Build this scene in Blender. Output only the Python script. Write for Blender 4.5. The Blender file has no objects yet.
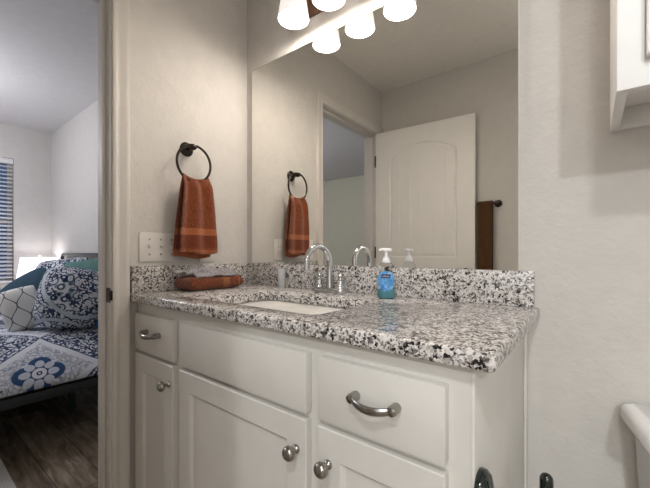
import bpy, bmesh, math, random
from mathutils import Vector, Matrix, noise
random.seed(4)
PI = math.pi
SC = bpy.context.scene
COL = SC.collection

# ------------------------------------------------------------------ camera, light, exposure
cam_d = bpy.data.cameras.new('camera')
cam = bpy.data.objects.new('camera', cam_d); COL.objects.link(cam)
cam.location = (1.3909, -1.1299, 1.0667)
cam.rotation_euler = (PI / 2, 0, 0.6644)
cam_d.sensor_fit = 'HORIZONTAL'; cam_d.sensor_width = 36.0
cam_d.lens = 341.66 * 36.0 / 650.0
cam_d.shift_y = 9.0 / 650.0
cam_d.clip_start = 0.02
SC.camera = cam
SC.view_settings.view_transform = 'Standard'
SC.view_settings.look = 'None'
SC.view_settings.exposure = 0.77
SC.view_settings.gamma = 1.0
SC.view_settings.use_curve_mapping = False
wd = bpy.data.worlds.new('dusk_sky'); SC.world = wd; wd.use_nodes = True
wd.node_tree.nodes['Background'].inputs[0].default_value = (0.10, 0.16, 0.30, 1)
wd.node_tree.nodes['Background'].inputs[1].default_value = 0.35


def area(name, loc, rot, sx, sy, power, col):
    d = bpy.data.lights.new(name, 'AREA'); d.shape = 'RECTANGLE'; d.size = sx; d.size_y = sy
    d.energy = power; d.color = col
    o = bpy.data.objects.new(name, d); COL.objects.link(o); o.location = loc; o.rotation_euler = rot
    return o


# bathroom: ceiling lamp behind the camera, daylight from the far end of the room, plus an added fill
area('bathroom_ceiling_lamp', (1.62, -1.80, 2.385), (0, 0, 0), 0.14, 0.14, 10, (0.97, 0.985, 1.0))
area('bathroom_far_daylight', (2.42, -3.10, 2.26), (math.radians(62), 0, math.radians(20)), 0.12, 0.12, 15, (0.92, 0.97, 1.0))
area('bathroom_far_fill', (2.05, -3.36, 1.45), (math.radians(90), 0, 0), 1.3, 1.2, 6, (0.95, 0.975, 1.0))  # added soft fill to brighten the door and mirrored side; no window built
# bedroom: ceiling lamp
pl_d = bpy.data.lights.new('bedroom_lamp', 'POINT'); pl_d.energy = 23; pl_d.color = (0.97, 0.96, 1.0); pl_d.shadow_soft_size = 0.12
pl_o = bpy.data.objects.new('bedroom_lamp', pl_d); COL.objects.link(pl_o); pl_o.location = (-2.25, -1.35, 2.0)


# ------------------------------------------------------------------ helpers: objects and custom properties
def world_loc(o):
    v = Vector((0, 0, 0))
    while o is not None:
        v = v + o.location; o = o.parent
    return v


def tag(o, label=None, cat=None, group=None, kind=None):
    if label: o['label'] = label
    if cat: o['category'] = cat
    if group: o['group'] = group
    if kind: o['kind'] = kind
    return o


def empty(name, loc, label, cat, group=None):
    o = bpy.data.objects.new(name, None); COL.objects.link(o); o.location = loc
    o.empty_display_size = 0.05
    return tag(o, label, cat, group)


class MB:
    """collects shapes (world coordinates) and links them as one mesh object"""
    def __init__(self):
        self.bm = bmesh.new()
        self.uv = None

    def _ring_faces(self, rings, close=True, cap=True):
        bm = self.bm
        n = len(rings[0])
        for a, b in zip(rings[:-1], rings[1:]):
            rng = range(n) if close else range(n - 1)
            for i in rng:
                j = (i + 1) % n
                try: bm.faces.new((a[i], a[j], b[j], b[i]))
                except ValueError: pass
        if cap:
            for r in (rings[0], rings[-1]):
                try: bm.faces.new(r)
                except ValueError: pass

    def box(self, x0, x1, y0, y1, z0, z1, bev=0.0, seg=2, M=None):
        bm = self.bm
        vs = [bm.verts.new((x, y, z)) for x in (x0, x1) for y in (y0, y1) for z in (z0, z1)]
        fs = [(0, 1, 3, 2), (4, 6, 7, 5), (0, 4, 5, 1), (2, 3, 7, 6), (0, 2, 6, 4), (1, 5, 7, 3)]
        faces = [bm.faces.new([vs[i] for i in f]) for f in fs]
        geom = vs
        if bev > 0:
            es = list({e for f in faces for e in f.edges})
            r = bmesh.ops.bevel(bm, geom=es, offset=bev, segments=seg, affect='EDGES', profile=0.5)
            geom = list({v for f in r['faces'] for v in f.verts} | {v for v in vs if v.is_valid})
        if M is not None:
            bmesh.ops.transform(bm, matrix=M, verts=[v for v in geom if v.is_valid])
        return self

    def tube(self, pts, rad, n=12, squash=None, cap=True):
        pts = [Vector(p) for p in pts]
        if not hasattr(rad, '__len__'): rad = [rad] * len(pts)
        rings = []
        up = None
        for i, p in enumerate(pts):
            if i == 0: t = pts[1] - p
            elif i == len(pts) - 1: t = p - pts[i - 1]
            else: t = (pts[i + 1] - p).normalized() + (p - pts[i - 1]).normalized()
            t.normalize()
            if up is None:
                up = Vector((0, 0, 1)) if abs(t.z) < 0.9 else Vector((1, 0, 0))
            a = t.cross(up)
            if a.length < 1e-6: a = t.cross(Vector((0, 1, 0)))
            a.normalize(); b = a.cross(t).normalized(); up = b
            sa, sb = squash if squash else (1, 1)
            rings.append([self.bm.verts.new(p + (a * math.cos(2 * PI * k / n) * sa + b * math.sin(2 * PI * k / n) * sb) * rad[i]) for k in range(n)])
        self._ring_faces(rings, True, cap)
        return self

    def lathe(self, prof, loc, axis='z', n=28, cap=True, M=None):
        """prof: list of (radius, height) along the axis"""
        loc = Vector(loc); rings = []
        for r, h in prof:
            ring = []
            for k in range(n):
                c, s = math.cos(2 * PI * k / n) * r, math.sin(2 * PI * k / n) * r
                if axis == 'z': v = Vector((c, s, h))
                elif axis == '-y': v = Vector((c, -h, s))
                elif axis == 'x': v = Vector((h, c, s))
                if M is not None: v = M @ v
                ring.append(self.bm.verts.new(loc + v))
            rings.append(ring)
        self._ring_faces(rings, True, cap)
        return self

    def torus(self, c, R, r, axis='x', n=48, m=10):
        c = Vector(c); rings = []
        for i in range(n):
            a = 2 * PI * i / n; ring = []
            for k in range(m):
                b = 2 * PI * k / m
                rr = R + r * math.cos(b); h = r * math.sin(b)
                if axis == 'x': v = Vector((h, rr * math.cos(a), rr * math.sin(a)))
                elif axis == 'y': v = Vector((rr * math.cos(a), h, rr * math.sin(a)))
                else: v = Vector((rr * math.cos(a), rr * math.sin(a), h))
                ring.append(self.bm.verts.new(c + v))
            rings.append(ring)
        rings.append(rings[0])
        self._ring_faces(rings, True, False)
        return self

    def prism(self, poly, z0, z1, bev=0.0, seg=3):
        bm = self.bm
        a = [bm.verts.new((x, y, z0)) for x, y in poly]; b = [bm.verts.new((x, y, z1)) for x, y in poly]
        n = len(poly); fs = [bm.faces.new(a[::-1]), bm.faces.new(b)]
        for i in range(n): fs.append(bm.faces.new((a[i], a[(i + 1) % n], b[(i + 1) % n], b[i])))
        if bev:
            es = list({e for f in fs[:2] for e in f.edges})
            bmesh.ops.bevel(bm, geom=es, offset=bev, segments=seg, affect='EDGES', profile=0.5)
        return self

    def grid(self, P, U=None, close_u=False):
        """P[i][j] points, optional uv U[i][j]"""
        bm = self.bm
        V = [[bm.verts.new(p) for p in row] for row in P]
        if U is not None and self.uv is None: self.uv = bm.loops.layers.uv.new('UVMap')
        ni, nj = len(P), len(P[0])
        for i in range(ni - 1 + (1 if close_u else 0)):
            for j in range(nj - 1):
                ii = (i + 1) % ni
                f = bm.faces.new((V[i][j], V[ii][j], V[ii][j + 1], V[i][j + 1]))
                if U is not None:
                    for l, (a, b) in zip(f.loops, ((i, j), (ii, j), (ii, j + 1), (i, j + 1))): l[self.uv].uv = U[a][b]
        return self

    def build(self, name, mat, parent=None, smooth=True, angle=35, loc=None, merge=False, recalc=True):
        bm = self.bm
        if merge: bmesh.ops.remove_doubles(bm, verts=bm.verts, dist=1e-5)
        if recalc: bmesh.ops.recalc_face_normals(bm, faces=bm.faces)
        off = world_loc(parent) if parent is not None else Vector(loc if loc is not None else (0, 0, 0))
        bmesh.ops.translate(bm, verts=bm.verts, vec=-off)
        me = bpy.data.meshes.new(name); bm.to_mesh(me); bm.free()
        if smooth:
            for p in me.polygons: p.use_smooth = True
            try: me.set_sharp_from_angle(angle=math.radians(angle))
            except Exception: pass
        if mat is not None: me.materials.append(mat)
        o = bpy.data.objects.new(name, me); COL.objects.link(o)
        if parent is not None: o.parent = parent
        elif loc is not None: o.location = loc
        return o


def box_part(name, mat, parent, *a, bev=0.0, label=None):
    o = MB().box(*a, bev=bev).build(name, mat, parent)
    if label: o['label'] = label
    return o


# ------------------------------------------------------------------ helpers: materials
def newmat(name):
    m = bpy.data.materials.new(name); m.use_nodes = True
    nt = m.node_tree; b = nt.nodes['Principled BSDF']
    return m, nt, b


def N(nt, typ, **kw):
    n = nt.nodes.new(typ)
    for k, v in kw.items():
        if k.startswith('i_'):
            key = k[2:]
            n.inputs[int(key) if key.isdigit() else key].default_value = v
        else: setattr(n, k, v)
    return n


def L(nt, a, b): nt.links.new(a, b)


def math_(nt, op, a, b=None, clamp=False):
    n = nt.nodes.new('ShaderNodeMath'); n.operation = op; n.use_clamp = clamp
    for i, v in enumerate((a, b)):
        if v is None: continue
        if hasattr(v, 'node'): nt.links.new(v, n.inputs[i])
        else: n.inputs[i].default_value = v
    return n.outputs[0]


def mix(nt, f, a, b):
    n = nt.nodes.new('ShaderNodeMix'); n.data_type = 'RGBA'
    for s, v in ((n.inputs[0], f), (n.inputs[6], a), (n.inputs[7], b)):
        if hasattr(v, 'node'): nt.links.new(v, s)
        else: s.default_value = v if not isinstance(v, tuple) or len(v) == 4 else (*v, 1)
    return n.outputs[2]


def ramp(nt, fac, stops, interp='LINEAR'):
    n = nt.nodes.new('ShaderNodeValToRGB'); n.color_ramp.interpolation = interp
    e = n.color_ramp.elements
    while len(e) > 1: e.remove(e[0])
    e[0].position = stops[0][0]; e[0].color = (*stops[0][1], 1)
    for p, c in stops[1:]:
        k = e.new(p); k.color = (*c, 1)
    nt.links.new(fac, n.inputs[0])
    return n.outputs[0]


def step(nt, v, edge, soft=0.02):
    """0 below edge, 1 above"""
    n = nt.nodes.new('ShaderNodeMapRange'); n.interpolation_type = 'SMOOTHSTEP'
    n.inputs[1].default_value = edge - soft; n.inputs[2].default_value = edge + soft
    nt.links.new(v, n.inputs[0])
    return n.outputs[0]


def bump(nt, b, height, strength, dist):
    n = nt.nodes.new('ShaderNodeBump'); n.inputs['Strength'].default_value = strength
    n.inputs['Distance'].default_value = dist
    nt.links.new(height, n.inputs['Height']); nt.links.new(n.outputs[0], b.inputs['Normal'])


def plain(name, col, rough=0.5, metal=0.0, spec=0.5, coat=0.0, var=0.0):
    m, nt, b = newmat(name)
    b.inputs['Base Color'].default_value = (*col, 1); b.inputs['Roughness'].default_value = rough
    b.inputs['Metallic'].default_value = metal
    b.inputs['Specular IOR Level'].default_value = spec; b.inputs['Coat Weight'].default_value = coat
    tc = N(nt, 'ShaderNodeTexCoord')
    no = N(nt, 'ShaderNodeTexNoise', i_Scale=14.0, i_Detail=3.0); L(nt, tc.outputs['Object'], no.inputs['Vector'])
    v = var if var else 0.04
    dk = tuple(c * (1 - v) for c in col); lt = tuple(min(1, c * (1 + v)) for c in col)
    L(nt, ramp(nt, no.outputs['Fac'], [(0.3, dk), (0.7, lt)]), b.inputs['Base Color'])
    return m


def plaster(name, col, scale=55.0, strength=0.25, dist=0.004, rough=0.75):
    m, nt, b = newmat(name)
    tc = N(nt, 'ShaderNodeTexCoord')
    n1 = N(nt, 'ShaderNodeTexNoise', i_Scale=scale, i_Detail=4.0, i_Roughness=0.55, i_Distortion=0.6)
    n2 = N(nt, 'ShaderNodeTexNoise', i_Scale=scale * 0.28, i_Detail=3.0)
    L(nt, tc.outputs['Object'], n1.inputs['Vector']); L(nt, tc.outputs['Object'], n2.inputs['Vector'])
    L(nt, ramp(nt, n2.outputs['Fac'], [(0.3, tuple(c * 0.97 for c in col)), (0.7, tuple(c * 1.02 for c in col))]), b.inputs['Base Color'])
    b.inputs['Roughness'].default_value = rough; b.inputs['Specular IOR Level'].default_value = 0.25
    h = math_(nt, 'ADD', n1.outputs['Fac'], math_(nt, 'MULTIPLY', n2.outputs['Fac'], 0.8))
    bump(nt, b, h, strength, dist)
    return m


def granite():
    m, nt, b = newmat('speckled_granite')
    tc = N(nt, 'ShaderNodeTexCoord')
    dn = N(nt, 'ShaderNodeTexNoise', i_Scale=210.0, i_Detail=2.0)
    L(nt, tc.outputs['Object'], dn.inputs['Vector'])
    off = N(nt, 'ShaderNodeVectorMath', operation='SCALE'); off.inputs['Scale'].default_value = 0.006
    L(nt, dn.outputs['Color'], off.inputs[0])
    co = N(nt, 'ShaderNodeVectorMath', operation='ADD')
    L(nt, tc.outputs['Object'], co.inputs[0]); L(nt, off.outputs[0], co.inputs[1])
    v1 = N(nt, 'ShaderNodeTexVoronoi', i_Scale=190.0); v2 = N(nt, 'ShaderNodeTexVoronoi', i_Scale=330.0)
    L(nt, co.outputs[0], v1.inputs['Vector']); L(nt, co.outputs[0], v2.inputs['Vector'])
    s1 = N(nt, 'ShaderNodeSeparateColor'); L(nt, v1.outputs['Color'], s1.inputs[0])
    s2 = N(nt, 'ShaderNodeSeparateColor'); L(nt, v2.outputs['Color'], s2.inputs[0])
    clus = N(nt, 'ShaderNodeTexNoise', i_Scale=38.0, i_Detail=2.0); L(nt, tc.outputs['Object'], clus.inputs['Vector'])
    r = math_(nt, 'ADD', math_(nt, 'MULTIPLY', s1.outputs[0], 0.8), math_(nt, 'MULTIPLY', math_(nt, 'SUBTRACT', clus.outputs['Fac'], 0.5), 0.9))
    r = math_(nt, 'ADD', r, 0.1)
    base = ramp(nt, r, [(0.0, (0.018, 0.017, 0.019)), (0.13, (0.07, 0.065, 0.066)), (0.20, (0.20, 0.175, 0.16)),
                        (0.30, (0.42, 0.385, 0.36)), (0.46, (0.64, 0.605, 0.575)), (0.72, (0.74, 0.71, 0.685))], 'CONSTANT')
    fine = ramp(nt, s2.outputs[1], [(0.0, (0.05, 0.045, 0.045)), (0.10, (0.36, 0.33, 0.31)), (0.22, (1, 1, 1))], 'CONSTANT')
    mm = N(nt, 'ShaderNodeMix', data_type='RGBA', blend_type='MULTIPLY'); mm.inputs[0].default_value = 0.75
    L(nt, base, mm.inputs[6]); L(nt, fine, mm.inputs[7])
    L(nt, mm.outputs[2], b.inputs['Base Color'])
    b.inputs['Roughness'].default_value = 0.16; b.inputs['Specular IOR Level'].default_value = 0.5
    return m


def terry(name, col, bands=None, axis=2, dark=0.55):
    """towel cloth; bands = [(from, to, colour)] along an object axis"""
    m, nt, b = newmat(name)
    tc = N(nt, 'ShaderNodeTexCoord')
    no = N(nt, 'ShaderNodeTexNoise', i_Scale=170.0, i_Detail=4.0); L(nt, tc.outputs['Object'], no.inputs['Vector'])
    c = ramp(nt, no.outputs['Fac'], [(0.3, tuple(x * dark for x in col)), (0.7, tuple(x * 1.3 for x in col))])
    if bands:
        sx = N(nt, 'ShaderNodeSeparateXYZ'); L(nt, tc.outputs['Object'], sx.inputs[0])
        for a, e, bc in bands:
            f = math_(nt, 'MULTIPLY', math_(nt, 'GREATER_THAN', sx.outputs[axis], a), math_(nt, 'LESS_THAN', sx.outputs[axis], e))
            c = mix(nt, f, c, bc)
    L(nt, c, b.inputs['Base Color']); b.inputs['Roughness'].default_value = 0.95
    b.inputs['Specular IOR Level'].default_value = 0.1
    b.inputs['Sheen Weight'].default_value = 0.25
    bump(nt, b, no.outputs['Fac'], 0.9, 0.008)
    return m


def wood_floor():
    m, nt, b = newmat('wood_plank_floor')
    tc = N(nt, 'ShaderNodeTexCoord')
    br = N(nt, 'ShaderNodeTexBrick', i_Scale=1.0, offset=0.37)
    br.inputs['Brick Width'].default_value = 1.15; br.inputs['Row Height'].default_value = 0.165
    br.inputs['Mortar Size'].default_value = 0.0018; br.inputs['Mortar Smooth'].default_value = 0.2
    br.inputs['Color1'].default_value = (0.0, 0, 0, 1); br.inputs['Color2'].default_value = (1, 1, 1, 1)
    br.inputs['Mortar'].default_value = (0.5, 0.5, 0.5, 1)
    L(nt, tc.outputs['Object'], br.inputs['Vector'])
    mp = N(nt, 'ShaderNodeMapping'); mp.inputs['Scale'].default_value = (2.2, 16.0, 1.0); L(nt, tc.outputs['Object'], mp.inputs[0])
    no = N(nt, 'ShaderNodeTexNoise', i_Scale=2.4, i_Detail=6.0, i_Distortion=0.8); L(nt, mp.outputs[0], no.inputs['Vector'])
    f = math_(nt, 'ADD', math_(nt, 'MULTIPLY', br.outputs['Color'], 0.30), math_(nt, 'MULTIPLY', no.outputs['Fac'], 0.85))
    c = ramp(nt, f, [(0.25, (0.022, 0.016, 0.010)), (0.5, (0.075, 0.054, 0.034)), (0.68, (0.19, 0.145, 0.10)), (0.9, (0.36, 0.30, 0.23))])
    c = mix(nt, br.outputs['Fac'], c, (0.03, 0.024, 0.02))
    L(nt, c, b.inputs['Base Color']); b.inputs['Roughness'].default_value = 0.42
    return m


def damask(name, medallion=False):
    """blue, white and navy printed cotton; medallion adds the big diamond on the comforter"""
    m, nt, b = newmat(name)
    uv = N(nt, 'ShaderNodeUVMap', uv_map='UVMap')
    NAVY = (0.022, 0.040, 0.10); BLUE = (0.085, 0.15, 0.27); TEAL = (0.20, 0.29, 0.33); WHITE = (0.70, 0.72, 0.78); PALE = (0.40, 0.45, 0.54)
    vo = N(nt, 'ShaderNodeTexVoronoi', i_Scale=24.0, i_Randomness=0.85); L(nt, uv.outputs[0], vo.inputs['Vector'])
    vf = N(nt, 'ShaderNodeTexVoronoi', i_Scale=72.0, i_Randomness=0.9); L(nt, uv.outputs[0], vf.inputs['Vector'])
    fl = ramp(nt, vo.outputs['Distance'], [(0.0, NAVY), (0.12, WHITE), (0.30, PALE), (0.36, WHITE), (0.50, NAVY), (0.62, TEAL), (0.70, WHITE)], 'CONSTANT')
    fine = ramp(nt, vf.outputs['Distance'], [(0.0, NAVY), (0.10, WHITE), (0.40, WHITE), (0.52, NAVY), (0.8, (0.05, 0.075, 0.13))])
    sel = N(nt, 'ShaderNodeTexNoise', i_Scale=9.0, i_Detail=1.0); L(nt, uv.outputs[0], sel.inputs['Vector'])
    field = mix(nt, step(nt, sel.outputs['Fac'], 0.5, 0.03), fl, fine)
    sx = N(nt, 'ShaderNodeSeparateXYZ'); L(nt, uv.outputs[0], sx.inputs[0])
    if medallion:
        P = 0.66
        def fold(v):            # distance to the nearest lattice centre, in half periods
            t = math_(nt, 'DIVIDE', v, P)
            t = math_(nt, 'SUBTRACT', t, math_(nt, 'ROUND', t))
            return math_(nt, 'MULTIPLY', t, 2.0)
        p = fold(sx.outputs[0]); q = fold(sx.outputs[1])
        pa = math_(nt, 'ABSOLUTE', p); qa = math_(nt, 'ABSOLUTE', q)
        g = math_(nt, 'ADD', math_(nt, 'POWER', pa, 0.86), math_(nt, 'POWER', qa, 0.86))
        r = math_(nt, 'SQRT', math_(nt, 'ADD', math_(nt, 'MULTIPLY', p, p), math_(nt, 'MULTIPLY', q, q)))
        th = math_(nt, 'ARCTAN2', q, p)
        c8 = math_(nt, 'ABSOLUTE', math_(nt, 'COSINE', math_(nt, 'MULTIPLY', th, 4.0)))
        star = math_(nt, 'DIVIDE', r, math_(nt, 'ADD', 0.235, math_(nt, 'MULTIPLY', math_(nt, 'ABSOLUTE', math_(nt, 'COSINE', math_(nt, 'MULTIPLY', th, 2.0))), 0.125)))
        tq = math_(nt, 'MULTIPLY', th, 8.0 / (2 * PI))
        dt = math_(nt, 'MULTIPLY', math_(nt, 'SUBTRACT', tq, math_(nt, 'ROUND', tq)), PI / 4)
        def leaf(rc, ra, rb):
            lx_ = math_(nt, 'DIVIDE', math_(nt, 'SUBTRACT', r, rc), ra)
            ly_ = math_(nt, 'DIVIDE', math_(nt, 'MULTIPLY', r, dt), rb)
            return math_(nt, 'LESS_THAN', math_(nt, 'ADD', math_(nt, 'MULTIPLY', lx_, lx_), math_(nt, 'MULTIPLY', ly_, ly_)), 1.0)
        core = mix(nt, leaf(0.195, 0.078, 0.066), (0.035, 0.085, 0.19), (0.56, 0.60, 0.69))
        core = mix(nt, math_(nt, 'LESS_THAN', r, 0.10), core, (0.70, 0.71, 0.78))
        core = mix(nt, math_(nt, 'LESS_THAN', r, 0.040), core, NAVY)
        core = mix(nt, math_(nt, 'LESS_THAN', r, 0.018), core, WHITE)
        vs = N(nt, 'ShaderNodeTexVoronoi', i_Scale=17.0, i_Randomness=0.7); L(nt, uv.outputs[0], vs.inputs['Vector'])
        scroll = ramp(nt, vs.outputs['Distance'], [(0.0, BLUE), (0.10, WHITE), (0.24, PALE), (0.30, WHITE), (0.44, PALE), (0.50, WHITE), (0.72, PALE)], 'CONSTANT')
        scroll = mix(nt, math_(nt, 'MULTIPLY', step(nt, vf.outputs['Distance'], 0.5, 0.05), 0.35), scroll, NAVY)
        c = mix(nt, step(nt, star, 1.0, 0.03), core, scroll)
        c = mix(nt, step(nt, g, 0.84, 0.02), c, WHITE)
        band = mix(nt, step(nt, vf.outputs['Distance'], 0.50, 0.05), WHITE, (0.05, 0.08, 0.16))
        c = mix(nt, step(nt, g, 1.0, 0.012), c, NAVY)
        c = mix(nt, step(nt, g, 1.03, 0.012), c, band)
        c = mix(nt, step(nt, g, 1.20, 0.012), c, NAVY)
        c = mix(nt, step(nt, g, 1.23, 0.012), c, field)
    else:
        # sham: an arched band sweeping over the field
        dx = math_(nt, 'SUBTRACT', sx.outputs[0], 0.44); dy = math_(nt, 'SUBTRACT', sx.outputs[1], 0.46)
        rr = math_(nt, 'SQRT', math_(nt, 'ADD', math_(nt, 'MULTIPLY', dx, dx), math_(nt, 'MULTIPLY', dy, dy)))
        c = mix(nt, math_(nt, 'MULTIPLY', step(nt, rr, 0.30, 0.004), math_(nt, 'LESS_THAN', rr, 0.325)), field, (0.50, 0.58, 0.64))
        dz = math_(nt, 'SUBTRACT', sx.outputs[1], -0.12); dw = math_(nt, 'SUBTRACT', sx.outputs[0], 0.26)
        r2 = math_(nt, 'SQRT', math_(nt, 'ADD', math_(nt, 'MULTIPLY', dz, dz), math_(nt, 'MULTIPLY', dw, dw)))
        c = mix(nt, math_(nt, 'MULTIPLY', step(nt, r2, 0.24, 0.004), math_(nt, 'LESS_THAN', r2, 0.262)), c, (0.50, 0.58, 0.64))
    L(nt, c, b.inputs['Base Color']); b.inputs['Roughness'].default_value = 0.9; b.inputs['Specular IOR Level'].default_value = 0.15
    return m


def trellis():
    m, nt, b = newmat('trellis_cotton')
    uv = N(nt, 'ShaderNodeUVMap', uv_map='UVMap')
    sx = N(nt, 'ShaderNodeSeparateXYZ'); L(nt, uv.outputs[0], sx.inputs[0])
    def wave(sign):
        t = math_(nt, 'MULTIPLY', sx.outputs[1], 34.0)
        w = math_(nt, 'MULTIPLY', math_(nt, 'SINE', t), 0.026 * sign)
        u = math_(nt, 'DIVIDE', math_(nt, 'ADD', sx.outputs[0], w), 0.104)
        fr = math_(nt, 'ABSOLUTE', math_(nt, 'SUBTRACT', math_(nt, 'SUBTRACT', u, math_(nt, 'FLOOR', u)), 0.5))
        return math_(nt, 'LESS_THAN', fr, 0.035)
    u1 = wave(1.0)
    sh = math_(nt, 'ADD', sx.outputs[0], 0.0)
    t = math_(nt, 'MULTIPLY', sx.outputs[1], 34.0)
    u = math_(nt, 'DIVIDE', math_(nt, 'ADD', sh, math_(nt, 'ADD', math_(nt, 'MULTIPLY', math_(nt, 'SINE', t), -0.026), 0.052)), 0.104)
    fr = math_(nt, 'ABSOLUTE', math_(nt, 'SUBTRACT', math_(nt, 'SUBTRACT', u, math_(nt, 'FLOOR', u)), 0.5))
    u2 = math_(nt, 'LESS_THAN', fr, 0.035)
    f = math_(nt, 'MAXIMUM', u1, u2)
    L(nt, mix(nt, f, (0.74, 0.74, 0.73), (0.12, 0.14, 0.17)), b.inputs['Base Color'])
    b.inputs['Roughness'].default_value = 0.9; b.inputs['Specular IOR Level'].default_value = 0.1
    return m


M = {}
M['wall'] = plaster('warm_greige_plaster', (0.62, 0.59, 0.55), 60, 0.33, 0.005)
M['bedwall'] = plaster('bedroom_plaster', (0.60, 0.585, 0.57), 60, 0.2, 0.003)
M['ceil'] = plaster('bathroom_ceiling_plaster', (0.80, 0.77, 0.72), 90, 0.35, 0.004)
M['bedback'] = plaster('olive_grey_plaster', (0.66, 0.65, 0.53), 60, 0.2, 0.003)
M['bedceil'] = plaster('bedroom_ceiling_plaster', (0.74, 0.73, 0.75), 90, 0.35, 0.004)
M['trim'] = plain('trim_paint', (0.66, 0.625, 0.58), 0.55, var=0.02)
M['door'] = plain('door_paint', (0.82, 0.79, 0.745), 0.4, var=0.015)
M['cab'] = plain('cabinet_paint', (0.68, 0.655, 0.61), 0.42, var=0.02)
M['cabin'] = plain('cabinet_shadow_gap', (0.30, 0.28, 0.24), 0.6)
M['white_cab'] = plain('white_cabinet_paint', (0.78, 0.765, 0.74), 0.35, var=0.03)
M['granite'] = granite()
M['porc'] = plain('white_porcelain', (0.84, 0.835, 0.83), 0.08, var=0.01, coat=0.3)
M['chrome'] = plain('polished_chrome', (0.60, 0.61, 0.63), 0.07, 1.0, var=0.01)
M['nickel'] = plain('brushed_nickel', (0.34, 0.325, 0.30), 0.24, 1.0)
M['bronze'] = plain('oil_rubbed_bronze', (0.045, 0.036, 0.030), 0.30, 0.85)
M['black'] = plain('glossy_dark_bronze', (0.010, 0.016, 0.014), 0.12, 0.2, coat=0.6)
M['fixture'] = plain('brushed_bronze_plate', (0.26, 0.15, 0.10), 0.32, 0.9, var=0.3)
M['plate'] = plain('white_plastic', (0.74, 0.71, 0.67), 0.35, var=0.01)
M['slot'] = plain('dark_slot', (0.05, 0.05, 0.05), 0.6)
M['towel_ring'] = terry('rust_terry', (0.235, 0.060, 0.020), [(1.142, 1.170, (0.40, 0.125, 0.045)), (1.088, 1.142, (0.185, 0.040, 0.014)), (0.9, 1.080, (0.34, 0.105, 0.040))])
M['towel_fold'] = terry('dark_rust_terry', (0.21, 0.052, 0.018), [(-0.258, -0.226, (0.33, 0.105, 0.042)), (-0.180, -0.170, (0.33, 0.105, 0.042))], axis=1)
M['towel_brown'] = terry('brown_terry', (0.090, 0.040, 0.014))
M['greycloth'] = terry('grey_cloth', (0.38, 0.35, 0.37))
M['floor'] = wood_floor()
M['tile'] = plain('bathroom_floor_vinyl', (0.30, 0.24, 0.19), 0.45, var=0.15)
M['damask'] = damask('damask_cotton')
M['medallion'] = damask('medallion_cotton', True)
M['trellis'] = trellis()
M['slate'] = plain('slate_blue_cotton', (0.045, 0.085, 0.125), 0.9, spec=0.1, var=0.1)
M['teal'] = plain('teal_cotton', (0.11, 0.21, 0.20), 0.9, spec=0.1, var=0.1)
M['blue'] = plain('bright_blue_cotton', (0.022, 0.12, 0.36), 0.85, spec=0.15, var=0.1)
M['white_cotton'] = plain('white_cotton', (0.70, 0.73, 0.76), 0.9, spec=0.1)
M['bedmetal'] = plain('black_bed_metal', (0.040, 0.052, 0.052), 0.38, 0.3)
M['mattress'] = plain('mattress_ticking', (0.55, 0.57, 0.58), 0.9)
M['walnut'] = plain('dark_walnut', (0.10, 0.06, 0.04), 0.45, var=0.2)
M['blind'] = plain('white_blind_slats', (0.80, 0.80, 0.82), 0.4)
M['rug'] = terry('pale_rug', (0.50, 0.49, 0.45), dark=0.9)
M['pump'] = plain('white_pump_plastic', (0.86, 0.86, 0.87), 0.3, var=0.01)


def mirror_mat():
    m, nt, b = newmat('silvered_glass')
    b.inputs['Base Color'].default_value = (0.90, 0.90, 0.87, 1); b.inputs['Metallic'].default_value = 1.0
    b.inputs['Roughness'].default_value = 0.0
    return m


def glass_mat(name, col, rough=0.02, ior=1.3):
    m, nt, b = newmat(name)
    b.inputs['Base Color'].default_value = (*col, 1); b.inputs['Transmission Weight'].default_value = 1.0
    b.inputs['Roughness'].default_value = rough; b.inputs['IOR'].default_value = ior
    return m


def emit_mat(name, col, strength, base=(0.8, 0.8, 0.8)):
    m, nt, b = newmat(name)
    b.inputs['Base Color'].default_value = (*base, 1)
    b.inputs['Emission Color'].default_value = (*col, 1); b.inputs['Emission Strength'].default_value = strength
    b.inputs['Roughness'].default_value = 0.3
    return m


M['mirror'] = mirror_mat()
M['glass'] = glass_mat('clear_glass', (0.97, 0.98, 0.98), 0.22, 1.45)
M['glass'].node_tree.nodes['Principled BSDF'].inputs['Transmission Weight'].default_value = 0.72
M['pane'] = glass_mat('window_glass', (0.9, 0.95, 1.0), 0.0, 1.1)
M['soap'] = glass_mat('teal_liquid_soap', (0.22, 0.52, 0.60), 0.05, 1.06)
M['soap'].node_tree.nodes['Principled BSDF'].inputs['Transmission Weight'].default_value = 0.35
M['bottle'] = glass_mat('clear_bottle_plastic', (0.97, 0.99, 0.99), 0.0, 1.04)
M['shade'] = emit_mat('lit_frosted_glass', (1.0, 0.89, 0.83), 0.42, (0.55, 0.54, 0.53))
M['bulb'] = emit_mat('lit_bulb', (1.0, 0.90, 0.80), 6.0)
M['lampshade'] = emit_mat('lit_fabric_shade', (1.0, 0.93, 0.95), 0.9)
M['lampbulb'] = emit_mat('lit_lamp_bulb', (1.0, 0.93, 0.95), 30.0)

# ------------------------------------------------------------------ the setting
ZC = 0.914           # counter top
CEIL = 2.41
YW = -1.434          # opposite bathroom wall
XP = -0.12           # bedroom face of the partition
DJ0, DJ1, DH = -0.629, -1.362, 2.037     # doorway: near jamb, far jamb, head


def struct(name, mb, mat, parent=None, **k):
    o = mb.build(name, mat, parent, **k)
    if parent is None: o['kind'] = 'structure'
    return o


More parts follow.
